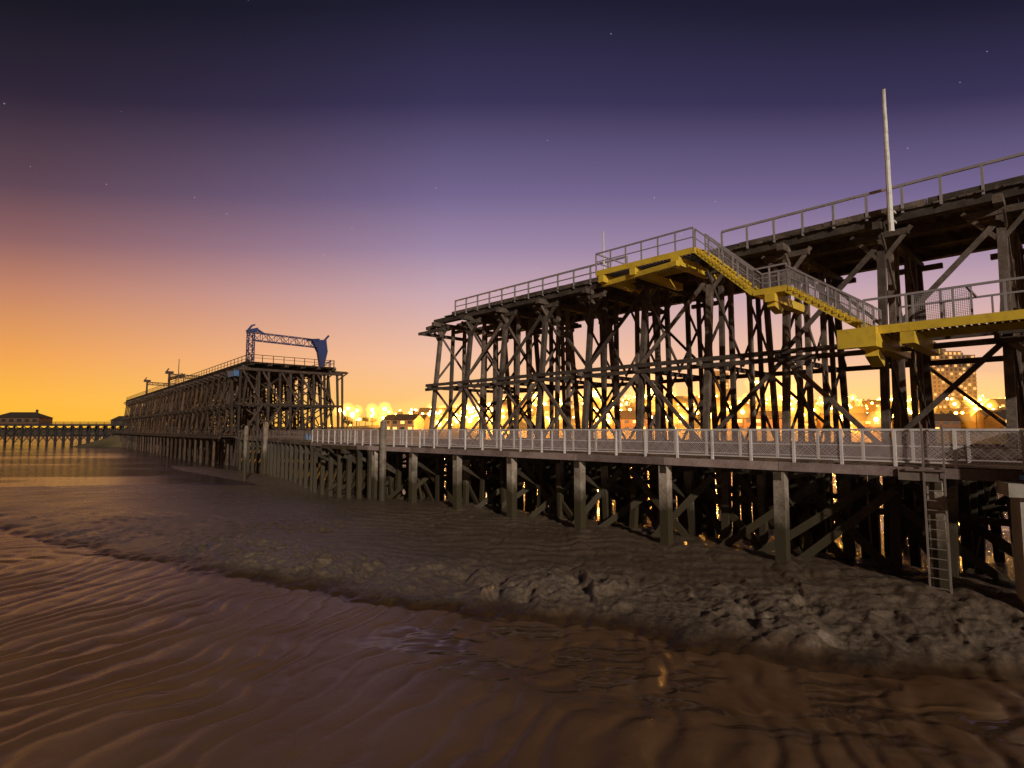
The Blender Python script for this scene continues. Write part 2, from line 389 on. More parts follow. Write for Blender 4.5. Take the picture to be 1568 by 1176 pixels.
# ------------------------------------------------------------ low walkway
ww=empty('timber_walkway')
path=[F(-24,21,0),F(36,21,0),F(50,23.2,0),F(72,27.6,0),F(86,28.9,0)]
mb=MB(); mp_=MB(); mr=MB(); mm=MB(); mj=MB(); mq=MB()
for a,c in zip(path[:-1],path[1:]):
    L=(c-a).length; fr=Frame((a.x,a.y),(c-a).xy)
    old=(a-path[0]).length>60
    planks(mp_,fr,0,L,0,2.4,-1.13,.3,.07)
    s=0
    while s<L:
        e_=min(L,s+4.57); (mq if old else mb).beam(fr(s,-.10,-1.28),fr(e_-.02,-.10,-1.28),.16,.30); s=e_+.001
    (mq if old else mb).beam(fr(0,2.5,-1.28),fr(L,2.5,-1.28),.14,.30)
    n=max(1,round(L/1.5))
    for side,D in ((0,-.03),(1,2.42)):
        g_=mq if old else mr
        for i in range(n+1):
            s=L*i/n; g_.beam(fr(s,D,-1.3),fr(s,D,0.0),.085,.085,tone=.5)
        g_.beam(fr(0,D,0.0),fr(L,D,0.0),.065,.065,tone=.5); g_.beam(fr(0,D,-.98),fr(L,D,-.98),.04,.04,tone=.5)
        if side==0: g_.beam(fr(0,D,-.5),fr(L,D,-.5),.03,.03,tone=.5)
        if (a-path[0]).length>75: continue
        s=-1.0
        while s<L:
            for q in (0,1):
                s0_=s+ (0 if q==0 else 1.0); s1_=s+(1.0 if q==0 else 0)
                w=.011
                mm.quad(fr(s0_-w,D+.01*q,-.97),fr(s0_+w,D+.01*q,-.97),fr(s1_+w,D+.01*q,-.02),fr(s1_-w,D+.01*q,-.02))
            s+=(.085 if side==0 else .16)*(1.8 if old else 1)
    if a!=path[0]:
        s=0
        while s<L:
            for D in (0,2.2,5,8):
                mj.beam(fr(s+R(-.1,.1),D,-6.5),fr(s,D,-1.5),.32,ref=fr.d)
            mj.beam(fr(s,-.2,-1.6),fr(s,9,-1.6),.26,.3); mj.beam(fr(s,0,-4.6),fr(s+2.5,2,-1.8),.14,.24)
            mj.beam(fr(s,0,-2),fr(s+.1,5,-4.8),.14,.24)
            s+=2.2
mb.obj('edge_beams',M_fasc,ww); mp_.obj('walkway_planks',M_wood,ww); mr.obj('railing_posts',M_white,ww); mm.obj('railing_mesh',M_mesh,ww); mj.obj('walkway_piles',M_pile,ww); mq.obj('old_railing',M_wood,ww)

for (x,y,h,r) in ((-8.7,38.6,.55,.22),(-30.2,70,.8,.26),(-66,126,1.6,.4),(-80,142,1.6,.4),(-30+.2,64,.3,.2),(-95,165,1.6,.4)):
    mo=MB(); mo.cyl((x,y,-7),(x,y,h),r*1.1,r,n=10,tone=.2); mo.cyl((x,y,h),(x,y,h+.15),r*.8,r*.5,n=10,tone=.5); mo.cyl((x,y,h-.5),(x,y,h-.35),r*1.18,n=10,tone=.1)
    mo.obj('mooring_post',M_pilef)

ld=MB()
for q in (-.25,.25): ld.beam(F(3.5+q,20.72,-4.75),F(3.5+q,20.72,.15),.045,.05,tone=.5)
z=-4.6
while z<-1.2: ld.cyl(F(3.25,20.72,z),F(3.75,20.72,z),.016,n=6); z+=.28
ld.box(F(3.9,20.8,-1.35),1.0,.12,.34,math.atan2(.718,-.696)); ld.beam(F(3.2,20.8,-1.2),F(4.2,20.8,-1.2),.3,.06)
ld.obj('access_ladder',paint_mat('rusty_steel',(0.26,0.21,0.18,1),rust=.8))

# ------------------------------------------------------------ yellow stairs
ys=empty('steel_staircase')
y=MB(); gr_=MB(); cg=MB()
DA,DB=29.6,30.8
ZP=4.5
def slab(s0,s1,D0,D1,z,th=.34):
    y.beam(F(s0,D0,z-th/2),F(s1,D0,z-th/2),.1,th); y.beam(F(s0,D1,z-th/2),F(s1,D1,z-th/2),.1,th)
    y.beam(F(s0,D0,z-th/2),F(s0,D1,z-th/2),.1,th-.01); y.beam(F(s1,D0,z-th/2),F(s1,D1,z-th/2),.1,th-.01)
    n=int(abs(s1-s0)/.25)
    for i in range(n): 
        s=s0+(s1-s0)*(i+.5)/n; gr_.beam(F(s,min(D0,D1)+.05,z-.03),F(s,max(D0,D1)-.05,z-.03),.17,.03)
def flight(s0,z0,s1,z1):
    for D in (DA,DB):
        y.beam(F(s0,D,z0-.12),F(s1,D,z1-.12),.08,.34)
    n=int((z0-z1)/.2)
    for i in range(1,n):
        s=s0+(s1-s0)*i/n; z=z0+(z1-z0)*i/n
        y.beam(F(s,DA,z+.05),F(s,DB,z+.05),.26,.05)
        y.beam(F(s+.12,DA-.06,z-.02),F(s+.12,DA-.06,z+.14),.2,.05,ref=F.n)
zf1=lambda s:10.35+(s-15.5)*(10.35-7.3)/(15.5-12.3)
zf2=lambda s:7.2+(s-10.6)*(7.2-ZP)/(10.6-6.9)
slab(15.5,22.4,29.4,32.6,10.35); flight(15.5,10.35,12.3,7.3); slab(12.3,10.6,DA,DB,7.3,.3); flight(10.6,7.2,6.9,ZP)
slab(7.1,-12,28.4,31.2,ZP,.36)
for s,z,w,h,a,b_ in ((16.6,9.72,.5,.5,29.2,35),(19.5,9.72,.4,.44,29.2,35),(21.9,9.72,.4,.44,29.2,35),(11.4,6.75,.5,.42,29.4,34),(6.8,ZP-.65,.8,.6,28.0,34),(5.4,ZP-.65,.5,.5,28.2,34),(1.2,ZP-.65,.5,.5,28.2,34),(-3.4,ZP-.65,.5,.5,28.2,34)):
    y.beam(F(s,a,z),F(s,b_,z),w,h)
y.beam(F(16.3,29.0,9.5),F(22.2,29.9,9.5),.3,.3)
y.box(F(7.2,28.1,ZP-.5),1.5,.4,.85,math.atan2(.718,-.696))
y.beam(F(6.8,28.6,ZP-1.1),F(6.8,29.6,ZP-1.5),.5,.4); y.beam(F(1.2,28.6,ZP-1.1),F(1.2,29.6,ZP-1.4),.4,.3); y.beam(F(11.4,29.6,6.45),F(11.4,30.6,6.2),.4,.3)
y.obj('yellow_beams',M_yel,ys); gr_.obj('deck_grating',M_dark,ys)
rl=MB()
railing(rl,F,15.5,22.4,29.4,10.35,1.15,1.1,.085,True); railing(rl,F,12.3,15.5,DA,0,1.1,.85,.08,True,zf1); railing(rl,F,12.3,15.5,DB,0,1.1,.85,.08,True,zf1)
railing(rl,F,10.6,12.3,DA,7.3,1.1,.85,.08,True); railing(rl,F,10.6,12.3,DB,7.3,1.1,.85,.08,True)
railing(rl,F,6.9,10.6,DA,0,1.1,.85,.08,True,zf2); railing(rl,F,6.9,10.6,DB,0,1.1,.85,.08,True,zf2)
railing(rl,F,-12,7.0,28.4,ZP,1.2,1.6,.09,False); railing(rl,F,-12,6.2,31.2,ZP,1.2,1.6,.08,False)
for s in (22.4,): 
    rl.beam(F(s,29.4,11.5),F(s,32.6,11.5),.07); rl.beam(F(s,29.4,10.9),F(s,32.6,10.9),.05); rl.beam(F(s,31,10.3),F(s,31,11.5),.07)
def meshpanel(s0,s1,D,z0,z1,sl=0):
    s=s0
    while s<s1:
        zz=sl*(s-s0); cg.quad(F(s,D,z0+zz),F(s+.016,D,z0+zz),F(s+.016,D,z1+zz),F(s,D,z1+zz)); s+=.07
    z=z0
    while z<z1:
        cg.quad(F(s0,D,z),F(s1,D,z+sl*(s1-s0)),F(s1,D,z+.016+sl*(s1-s0)),F(s0,D,z+.016)); z+=.07
meshpanel(3.4,5.4,29.6,ZP,ZP+1.4); meshpanel(-1.5,0.6,29.6,ZP,ZP+1.4); meshpanel(10.6,12.3,DB,7.3,8.4)
sl1=(10.35-7.3)/3.2; sl2=(7.2-ZP)/3.7
meshpanel(12.3,15.5,DB,7.35,8.3,sl1); meshpanel(6.9,10.6,DB,ZP+.1,ZP+1.1,sl2); meshpanel(6.9,10.6,DA,ZP+.1,ZP+1.1,sl2)
for s in (3.4,4.4,5.4,-1.5,.6): rl.beam(F(s,29.6,ZP),F(s,29.6,ZP+1.45),.08)
rl.beam(F(3.4,29.6,ZP+1.45),F(5.4,29.6,ZP+1.45),.08); rl.beam(F(3.4,28.5,ZP+1.2),F(3.4,31.1,ZP+1.2),.08)
rl.obj('stair_handrails',M_galv,ys); cg.obj('mesh_panels',M_galv,ys)

def pole(s,D,z0,z1,r,mat,name):
    p=MB(); n=8
    for i in range(n):
        za=z0+(z1-z0)*i/n; zb=z0+(z1-z0)*(i+1)/n
        p.cyl(F(s+.01*(i%2),D,za),F(s+.01*((i+1)%2),D,zb),r*(1-.05*i),r*(1-.05*(i+1)),n=10,tone=.3+.07*i)
    for z in (z0+.5,z0+1.0): p.beam(F(s,D-.02,z),F(s,D+.4,z),.34,.09)
    p.obj(name,mat)
M_mast=paint_mat('flaking_white_paint',(0.9,0.85,0.80,1),rust=0.8,rustcol=(.22,.14,.09,1))
pole(6.6,32.35,9.7,17.0,.14,M_mast,'wooden_mast')
pole(24.0,32.4,10.2,14.2,.075,M_mast,'wooden_mast')

# ------------------------------------------------------------ far staith
F2=Frame((-42.3,91),(-.64,.768))
fs=empty('timber_staith'); mb=MB()
bs2=[1.0+4.6*k for k in range(0,36)]
for s in bs2: bent(mb,F2,s,0,13.5)
longit(mb,F2,-1.2,162,bs2,0,13.5)
for dd in (-1.3,1.5,3.0,4.8,6.5,8.5,10.4,12.3,14.6):
    mb.beam(F2(-.2,dd*1.05,-6),F2(-.2,dd,9.9),.34,ref=F2.d)
    mb.beam(F2(R(3,6),dd,-6),F2(R(3,6),dd+R(-.5,.5),9.9),.34,ref=F2.d)
for z in (9.7,4.1,-1.2,-3.4): mb.beam(F2(-.5,-1.8,z),F2(-.5,15.4,z),.26,.4)
for q in range(5): 
    a=-1+q*3; mb.beam(F2(-.65,a,-.9),F2(-.65,a+3,3.9),.14,.28); mb.beam(F2(-.65,a+3,4.3),F2(-.65,a,9.4),.14,.28)
mb.beam(F2(-.4,13,ZT),F2(-.4,16.3,ZT),.3,.4); mb.beam(F2(-1,14.5,8.7),F2(-1,16.3,10.1),.2,.2); mb.beam(F2(-1,15.6,-5),F2(-1,15.2,10),.3,ref=F2.d)
for k in range(36):
    for D in (-4,-2,0,3,6,9,12,15):
        mb.beam(F2(3+4.6*k+R(-.2,.2),D,-7),F2(3+4.6*k,D,-1.2),.32,ref=F2.d)
    mb.beam(F2(1+4.6*k,-4.3,-1.4),F2(1+4.6*k,15,-1.4),.3,.34)
mb.obj('trestle_frames',M_woodf,fs)
mb=MB(); planks(mb,F2,-1.3,162,-.3,13.8,ZT+.69,.5); mb.beam(F2(-1,-.2,ZT+.86),F2(162,-.2,ZT+.86),.24,.26)
planks(mb,F2,0,160,-4.3,-1.8,-1.1,.6); mb.beam(F2(-2,-4.4,-1.2),F2(160,-4.4,-1.2),.2,.4)
mb.obj('deck_planks',M_woodf,fs)
mb=MB(); railing(mb,F2,-1,161,-.2,ZT+.78,1.2,2.3,.09,True); railing(mb,F2,-1,161,13.7,ZT+.78,1.2,2.3,.09,True); railing(mb,F2,-2,160,-4.3,-1.1,1.2,2.3,.09,True)
for i in range(9): mb.beam(F2(-1.1,i*1.7,ZT+.7),F2(-1.1,i*1.7,ZT+1.9),.09)
mb.beam(F2(-1.1,0,ZT+1.9),F2(-1.1,13.6,ZT+1.9),.09); mb.beam(F2(-1.1,0,ZT+1.4),F2(-1.1,13.6,ZT+1.4),.06)
mb.obj('staith_railing',M_woodf,fs)

def lattice(mb,a,b,u,v,w,h,n,t=.12):
    a=Vector(a);b=Vector(b);u=Vector(u)*w/2;v=Vector(v)*h/2
    cs=[(-1,-1),(1,-1),(1,1),(-1,1)]
    for x,yv in cs: mb.beam(a+u*x+v*yv,b+u*x+v*yv,t)
    for i in range(n):
        p=a+(b-a)*i/n; q=a+(b-a)*(i+1)/n
        for k in range(4):
            c0=cs[k]; c1=cs[(k+1)%4]
            if i%2: c0,c1=c1,c0
            mb.beam(p+u*c0[0]+v*c0[1],q+u*c1[0]+v*c1[1],t*.7)
        for k in range(4):
            c0=cs[k]; c1=cs[(k+1)%4]; mb.beam(q+u*c0[0]+v*c0[1],q+u*c1[0]+v*c1[1],t*.6)
gc=empty('gantry_crane'); mb=MB(); z0=ZT+.75
n2=F2.n; d2=F2.d; up=Vector((0,0,1))
lattice(mb,F2(3,.9,z0),F2(3,.9,z0+5.6),n2,d2,.9,1.2,7,.13)
lattice(mb,F2(3,1.4,z0+4.7),F2(3,12,z0+4.5),up,d2,1.3,1.2,9,.11)
mb.obj('portal_truss',M_blue,gc)
mb=MB()
mb.box(F2(3,.9,z0+.15),1.6,2.6,.3,math.atan2(n2.y,n2.x)); mb.box(F2(3,13.0,z0+.15),1.6,2.6,.3,math.atan2(n2.y,n2.x))
mb.beam(F2(3,.3,z0+5.4),F2(3,1.9,z0+5.9),1.2,.6); mb.beam(F2(3,1.9,z0+5.9),F2(3,2.9,z0+5.3),.5,.3); mb.beam(F2(3,.4,z0+5.6),F2(3,1.0,z0+6.5),.3,.3); mb.beam(F2(3,1.0,z0+6.5),F2(3,1.5,z0+6.7),.25,.25)
for sgn in (-.5,.5):
    mb.poly([F2(3+sgn,11.1,z0+5.1),F2(3+sgn,13.6,z0+5.3),F2(3+sgn,13.9,z0+3.2),F2(3+sgn,13.3,z0+.3),F2(3+sgn,12.7,z0+.3),F2(3+sgn,12.2,z0+3.0)][::1 if sgn<0 else -1],.5)
pts=[(11.1,5.1),(13.6,5.3),(13.9,3.2),(13.3,.3),(12.7,.3),(12.2,3.0)]
for (a,za),(c,zc) in zip(pts,pts[1:]+pts[:1]): mb.quad(F2(2.5,a,z0+za),F2(3.5,a,z0+za),F2(3.5,c,z0+zc),F2(2.5,c,z0+zc))
mb.beam(F2(3,13.4,z0+5.2),F2(3,14.2,z0+6.2),.3,.3); mb.beam(F2(3,10.4,z0+5.0),F2(3,12.4,z0+5.3),.8,.3)
mb.beam(F2(3,13.2,z0+.4),F2(3,14.6,z0+1.6),.15,.15); mb.beam(F2(3,14.6,z0+.2),F2(3,14.6,z0+1.8),.15,.15)
mb.obj('portal_heads',M_blue,gc)
mb=MB()
mb.box(F2(3.5,-1.4,9.1),4,.8,.9,math.atan2(d2.y,d2.x)); mb.box(F2(6.5,-1.1,9.6),3,.5,.3,math.atan2(d2.y,d2.x)); mb.beam(F2(1.5,-1.2,9.5),F2(1.5,-.4,10.4),.3)
mb.obj('loading_chute',paint_mat('faded_blue_paint',(0.07,0.20,0.45,1),rust=.3))
for s,h in ((78,4.4),(118,4.8)):
    e=MB()
    for D in (.8,12.8):
        for ds in (-.7,.7): e.beam(F2(s+ds,D,z0),F2(s+ds*.6,D,z0+h),.34)
        for i in range(3): e.beam(F2(s-.7,D,z0+i*h/3),F2(s+.7,D,z0+(i+1)*h/3),.16)
        e.beam(F2(s,D-.9,z0+h),F2(s,D+.9,z0+h),1.1,.7); e.beam(F2(s,D-.8,z0+h),F2(s,D-.2,z0+h+1.1),.3)
    lattice(e,F2(s,.8,z0+h-.8),F2(s,12.8,z0+h-1.0),up,d2,.8,.9,8,.16)
    if s==78:
        lattice(e,F2(s-20,.8,z0+2.3),F2(s,.8,z0+2.6),up,n2,.5,.5,8,.12)
        for q in (-20,-10): e.beam(F2(s+q,.8,z0),F2(s+q,.8,z0+2.5),.2)
    e.obj('loading_gantry',M_dark)
e=MB(); e.cyl(F2(62,.3,z0),F2(62,.3,z0+6.5),.12,.08); e.beam(F2(62,.3,z0+3),F2(62,1.2,z0+3),.1); e.obj('signal_mast',M_dark)
e=MB(); e.beam((-22.5,63,-.6),(-21.6,61.5,-2.6),.5,.4); e.beam((-21.6,61.5,-2.6),(-18.6,61,-2.9),.5,.25); e.beam((-18.6,61,-2.9),(-16.4,60,-3.8),.4,.25)
e.beam((-22.5,63,-.6),(-22.7,63.2,-5),.12,.12); e.beam((-18.6,61,-2.9),(-18.6,61,-6),.12,.12); e.obj('boat_gangway',M_lblue)

e=MB(); e.box((14.05,15.4,-3.8),.95,.95,4.2,-.5); e.box((13.9,15.3,-1.58),1.35,1.25,.36,-.5); e.obj('concrete_pier_post',M_conc)
e=MB(); e.box((14.05,14.9,-.62),.9,.8,1.15,-.5); e.box((14.05,14.9,-1.28),1.15,1.0,.12,-.5); e.box((14.05,14.9,.0),1.0,.9,.08,-.5); e.box((13.85,14.48,-.6),.5,.04,.7,-.5)
e.obj('dock_control_box',M_lblue)

# ------------------------------------------------------------ distant left pier
dp=empty('river_pier'); mb=MB()
F3=Frame((-140,222),(-1,-.06))
for k in range(60):
    s=k*3
    for D in (0,-4,-8): mb.beam(F3(s,D,-7),F3(s,D,1.7),.42,ref=F3.d)
    for zz in ((-4.8,-.9),(-.7,1.5)):
        mb.beam(F3(s,.3,zz[0]),F3(s+3,.3,zz[1]),.22); mb.beam(F3(s+3,.4,zz[0]),F3(s,.4,zz[1]),.22)
    mb.beam(F3(s,0,1.7),F3(s,0,2.9),.14)
for z,h in ((1.8,.7),(-.8,.4),(2.9,.14),(2.4,.1)): 
    for D in (.2,-8): mb.beam(F3(0,D,z),F3(180,D,z),.4,h)
planks(mb,F3,0,180,-8,0,2.0,1.0,.1)
mb.obj('pier_trestle',M_dark,dp)
def gable(name,cx,cy,zb,w,d,h,rh,mat,roofm,winm,ang=0,nw=4,nf=1,hip=0.0,lit=.5):
    e=empty(name); ca,sa=math.cos(ang),math.sin(ang)
    T=lambda x,yv,z: Vector((cx+x*ca-yv*sa,cy+x*sa+yv*ca,zb+z))
    b_=MB(); 
    q=[(-w/2,-d/2),(w/2,-d/2),(w/2,d/2),(-w/2,d/2)]
    for k in range(4):
        (x0,y0),(x1,y1)=q[k],q[(k+1)%4]; b_.quad(T(x0,y0,0),T(x1,y1,0),T(x1,y1,h),T(x0,y0,h))
    if hip==0:
        for x in (-w/2,w/2): b_.poly([T(x,-d/2,h),T(x,d/2,h),T(x,0,h+rh)])
    b_.obj('walls',mat,e)
    r=MB(); o=.4; hx=w/2*(1-hip)+ (o if hip==0 else 0)
    r.quad(T(-w/2-o,-d/2-o,h-.1),T(w/2+o,-d/2-o,h-.1),T(hx,0,h+rh+.1),T(-hx,0,h+rh+.1)); r.quad(T(w/2+o,d/2+o,h-.1),T(-w/2-o,d/2+o,h-.1),T(-hx,0,h+rh+.1),T(hx,0,h+rh+.1))
    if hip: r.poly([T(-w/2-o,d/2+o,h-.1),T(-w/2-o,-d/2-o,h-.1),T(-hx,0,h+rh+.1)]); r.poly([T(w/2+o,-d/2-o,h-.1),T(w/2+o,d/2+o,h-.1),T(hx,0,h+rh+.1)])
    r.beam(T(w*.3,0,h+rh-.3),T(w*.3,0,h+rh+1.1),.8,.6); r.obj('roof',roofm,e)
    wl=MB(); wd=MB()
    for f_ in range(nf):
        for i in range(nw):
            x=-w/2+w*(i+.5)/nw; z0_=h/nf*(f_+.35); z1_=h/nf*(f_+.8); g_=wl if random.random()<lit else wd; ww_=min(.8,w/nw*.3)
            g_.quad(T(x-ww_,-d/2-.04,z0_),T(x+ww_,-d/2-.04,z0_),T(x+ww_,-d/2-.04,z1_),T(x-ww_,-d/2-.04,z1_))
    if wl.v: wl.obj('lit_windows',winm,e)
    if wd.v: wd.obj('dark_windows',M_dark,e)
    return e
M_win=emis_mat('lit_window',(1,.50,.10),2.4)
M_wall=paint_mat('brick_wall',(0.16,0.085,0.04,1),rough=.9,rust=.3); M_roof=paint_mat('slate_roof',(0.05,0.035,0.025,1),rough=.8,rust=.1); M_pale=paint_mat('rendered_wall',(0.24,0.16,0.09,1),rough=.9,rust=.2)
o=gable('pier_pavilion',-188,219,2.05,17,7,2.6,2.0,M_wall,M_roof,M_win,0.05,6,1,.45,.0)
o=gable('pier_shed',-203,218,2.05,8,6,2.2,1.2,M_wall,M_roof,M_win,0.05,3,1,.3,.0)
o=gable('pier_shed',-151,222,2.05,7,5,1.6,1.6,M_woodf,M_roof,M_win,0.05,2,1,.4,0)

# ------------------------------------------------------------ city bank
def hillh(X,Y):
    a=sm(X,-110,40); h=-6.5+6.5*sm(Y,183,198)+a*15*sm(Y,225,340)*(0.8+.5*fbm(X/90,Y/90,3,3))+ (1-a)*1.5*sm(Y,225,340)
    h+=22*sm(X,-110,-20)*sm(Y,330,520)*(.6+.8*fbm(X/120,Y/120,3,9)+.2)*.45
    h+=.8*fbm(X/14,Y/14,3,4)*sm(Y,200,230)
    return h
gx=np.linspace(-160,760,240); gy=np.linspace(180,700,120); GX,GY=np.meshgrid(gx,gy,indexing='ij'); GZ=hillh(GX.ravel(),GY.ravel())
edge=sm(GX.ravel(),-160,-125); GZ=GZ*edge-7*(1-edge)
vv=np.stack([GX.ravel(),GY.ravel(),GZ],1).tolist(); nx,ny=240,120
ff=[(i*ny+j,(i+1)*ny+j,(i+1)*ny+j+1,i*ny+j+1) for i in range(nx-1) for j in range(ny-1)]
me=bpy.data.meshes.new('hill'); me.from_pydata(vv,[],ff); me.polygons.foreach_set('use_smooth',[True]*len(ff))
m,t,b=newmat('hillside'); g=t.n('ShaderNodeNewGeometry'); n1=t.n('ShaderNodeTexNoise',i_Scale=0.08,i_Detail=8.0); t.l(g.outputs['Position'],n1.inputs['Vector'])
t.l(t.ramp(n1.outputs['Fac'],[(0.35,(0.06,0.05,0.02)),(0.65,(0.18,0.13,0.06))]),b.inputs['Base Color']); b.inputs['Roughness'].default_value=.95
me.materials.append(m); o=bpy.data.objects.new('hill',me); scene.collection.objects.link(o)
hz=lambda x,yv: float(hillh(np.array([x]),np.array([yv]))[0])
vv=[];ff=[]
N=80
for i in range(N):
    x=-900+ i*900/(N-1)*1.0; hh=1.5+4*float(fbm(np.array([x/60]),np.array([0.3]),4,8)[0])
    vv+=[(x,520,-6),(x,540,hh-1),(x,600,hh),(x,900,hh)]
for i in range(N-1):
    for k in range(3): a=i*4+k; ff.append((a,a+4,a+5,a+1))
me=bpy.data.meshes.new('far_river_bank'); me.from_pydata(vv,[],ff); me.materials.append(m); o=bpy.data.objects.new('far_river_bank',me); scene.collection.objects.link(o)

M_leaf=paint_mat('foliage',(0.07,0.05,0.015,1),rough=.8,rust=.2)
tr=MB()
for k in range(210):
    x=R(-90,520); yv=random.choice([R(205,240),R(300,360),R(400,500)]); 
    if yv<300 and random.random()<.6: continue
    h=R(4,8); zb=hz(x,yv); tr.beam((x,yv,zb-1),(x,yv,zb+h*.6),.4,.4,w2=.15)
    for q in range(46):
        a=R(0,6.283); ph=R(-.6,1.3); rr_=R(.4,1)*h*.42
        c=Vector((x+math.cos(a)*math.cos(ph)*rr_,yv+math.sin(a)*math.cos(ph)*rr_,zb+h*.65+math.sin(ph)*rr_*.9)); s_=R(.35,.9)
        u=Vector((R(-1,1),R(-1,1),R(-1,1))).normalized(); v_=u.orthogonal().normalized()
        tr.poly([c+u*s_,c+v_*s_,c-u*s_*R(.6,1),c-v_*s_],random.random())
tr.obj('distant_trees',M_leaf)

M_win2=emis_mat('dim_lit_window',(1,.45,.10),1.1)
def tower(name,cx,cy,w,d,h,nf,nw):
    e=empty(name); zb=hz(cx,cy)-1; b_=MB(); b_.box((cx,cy,zb+h/2),w,d,h,0,.5); b_.box((cx,cy,zb+h+1),w*.4,d*.5,2,0,.4); 
    for i in range(nf+1): b_.box((cx,cy-d/2-.15,zb+h*i/nf),w+.3,.3,.35,0,.7)
    b_.obj('walls',M_pale,e); wl=MB(); wd=MB()
    for f_ in range(nf):
        for i in range(nw):
            x=cx-w/2+w*(i+.5)/nw; z=zb+h*(f_+.5)/nf; g_=wl if random.random()<.35 else wd
            s_=w/nw*.3; g_.quad((x-s_,cy-d/2-.05,z-.7),(x+s_,cy-d/2-.05,z-.7),(x+s_,cy-d/2-.05,z+.7),(x-s_,cy-d/2-.05,z+.7))
    wl.obj('lit_windows',M_win2,e); wd.obj('dark_windows',M_roof,e)
tower('apartment_tower',247,330,20,14,33,14,8)
tower('apartment_tower',270,345,14,14,33,14,5)
tower('apartment_tower',150,420,16,14,26,11,5)
for k in range(50):
    x=R(-60,420); yv=R(215,330)
    if k<5: x=[122,150,185,215,90][k]; yv=207
    w=R(9,20) if k>=5 else R(18,28); nm='terraced_house' if k>=5 else 'riverside_warehouse'
    gable(nm,x,yv,hz(x,yv)-.8,w,R(8,10),R(4,5.5),R(2,3.4),random.choice([M_wall,M_wall,M_pale]),M_roof,M_win,R(-.25,.25),max(3,int(w/3)),2,0,.4)

M_l1=emis_mat('sodium_lamp',(1,.50,.07),30); M_l2=emis_mat('warm_lamp',(1,.62,.20),20)
def ico(mb,c,r):
    c=Vector(c); k=len(mb.v)
    mb.v.append(tuple(c+Vector((0,0,r))))
    for la in (.6,0,-.6):
        for i in range(8): a=i*math.pi/4; mb.v.append(tuple(c+Vector((math.cos(a)*math.cos(la*1.3),math.sin(a)*math.cos(la*1.3),math.sin(la*1.3)))*r))
    mb.v.append(tuple(c-Vector((0,0,r))))
    for i in range(8):
        j=(i+1)%8; mb.f.append((k,k+1+i,k+1+j)); mb.t.append(.5)
        for L in (0,8): mb.f.append((k+1+L+i,k+9+L+i,k+9+L+j,k+1+L+j)); mb.t.append(.5)
        mb.f.append((k+17+i,k+25,k+17+j)); mb.t.append(.5)
a=MB(); b2=MB(); ps=MB(); h1=MB(); h2=MB()
lamps=[]
for x,yv,z in [(8,190,11),(27.8,190,12),(47,190,13),(66,192,12),(95,195,13),(142.5,330,27.7),(151,330,25),(116,200,4.2),(-5.5,200,2.6),(-27,210,2.2),(137.6,260,9),(83.5,240,6),(42,260,6.5),(153.4,230,5.8),(14,200,3.2),(57,230,5.5),(167,330,21),(-58,260,2),(-47,260,2.6),(-24,250,4),(181,220,5.5),(-12,215,3.5),(97,210,3.5),(33,204,3.6),(57.3,195,4.6)]:  # first five are tall lamps added to throw glints on the puddles
    lamps.append((x,yv,z))
for x,yv,z in lamps:
    r=R(.9,1.3); ico(a,(x,yv,z),r); ps.beam((x,yv,min(z-5,hz(x,yv))),(x,yv,z),.2); ico(h1,(x,yv,z),R(6,9)); ico(h2,(x,yv,z),R(2.6,3.6))
for k in range(620):
    x=R(-75,430); yv=R(198,420); z=hz(x,yv)+R(3,8); r=R(.3,.95); g_=random.choice([a,a,b2]); ico(g_,(x,yv,z),r); ps.beam((x,yv,z-8),(x,yv,z),.15)
    if r>.65: ico(h2,(x,yv,z),r*3.8)
for k in range(130):
    x=R(-75,-5); yv=R(230,420); z=hz(x,yv)+R(2,6); ico(random.choice([a,a,b2]),(x,yv,z),R(.3,.9)); ps.beam((x,yv,z-7),(x,yv,z),.15)
for k in range(24):
    x=R(-420,-120); yv=R(560,600); z=R(2,5); ico(a,(x,yv,z),R(.5,.9)); ps.beam((x,yv,-1),(x,yv,z),.2)
sl=empty('street_lights'); a.obj('sodium_lamps',M_l1,sl,True); b2.obj('warm_lamps',M_l2,sl,True); ps.obj('lamp_posts',M_dark,sl)
h1.obj('lamp_halo_outer',glow_volume_mat('lamp_halo_outer',(1,.36,.03),.055),sl); h2.obj('lamp_halo_inner',glow_volume_mat('lamp_halo_inner',(1,.45,.06),.22),sl)  # lamp bloom added as self-glowing spheres
for k in range(17):
    if k<13: x,yv,z=lamps[k]; yv-=2.5
    else: x=R(-40,330); yv=R(230,320); z=hz(x,yv)+9
    L=bpy.data.lights.new('street_light_glow','POINT'); L.energy=90000 if k<5 else 55000; L.color=(1,.42,.07); L.shadow_soft_size=1.2
    o=bpy.data.objects.new('lamp_light',L); o.location=(x,yv,z+1.5); o.parent=sl; scene.collection.objects.link(o)
def ellips(name,c,rx,ry,rz,mat):
    bm_=bmesh.new(); bmesh.ops.create_icosphere(bm_,subdivisions=4,radius=1)
    for v in bm_.verts: v.co=Vector((c[0]+v.co.x*rx,c[1]+v.co.y*ry,c[2]+v.co.z*rz))
    me=bpy.data.meshes.new(name); bm_.to_mesh(me); bm_.free(); me.materials.append(mat); o=bpy.data.objects.new(name,me); scene.collection.objects.link(o)
MH=glow_volume_mat('town_glow_volume',(1,.36,.03),.0023)  # added glow over the town, an emitting volume
ellips('town_glow',(130,300,0),210,85,34,MH); ellips('town_glow',(60,270,0),170,62,17,MH)

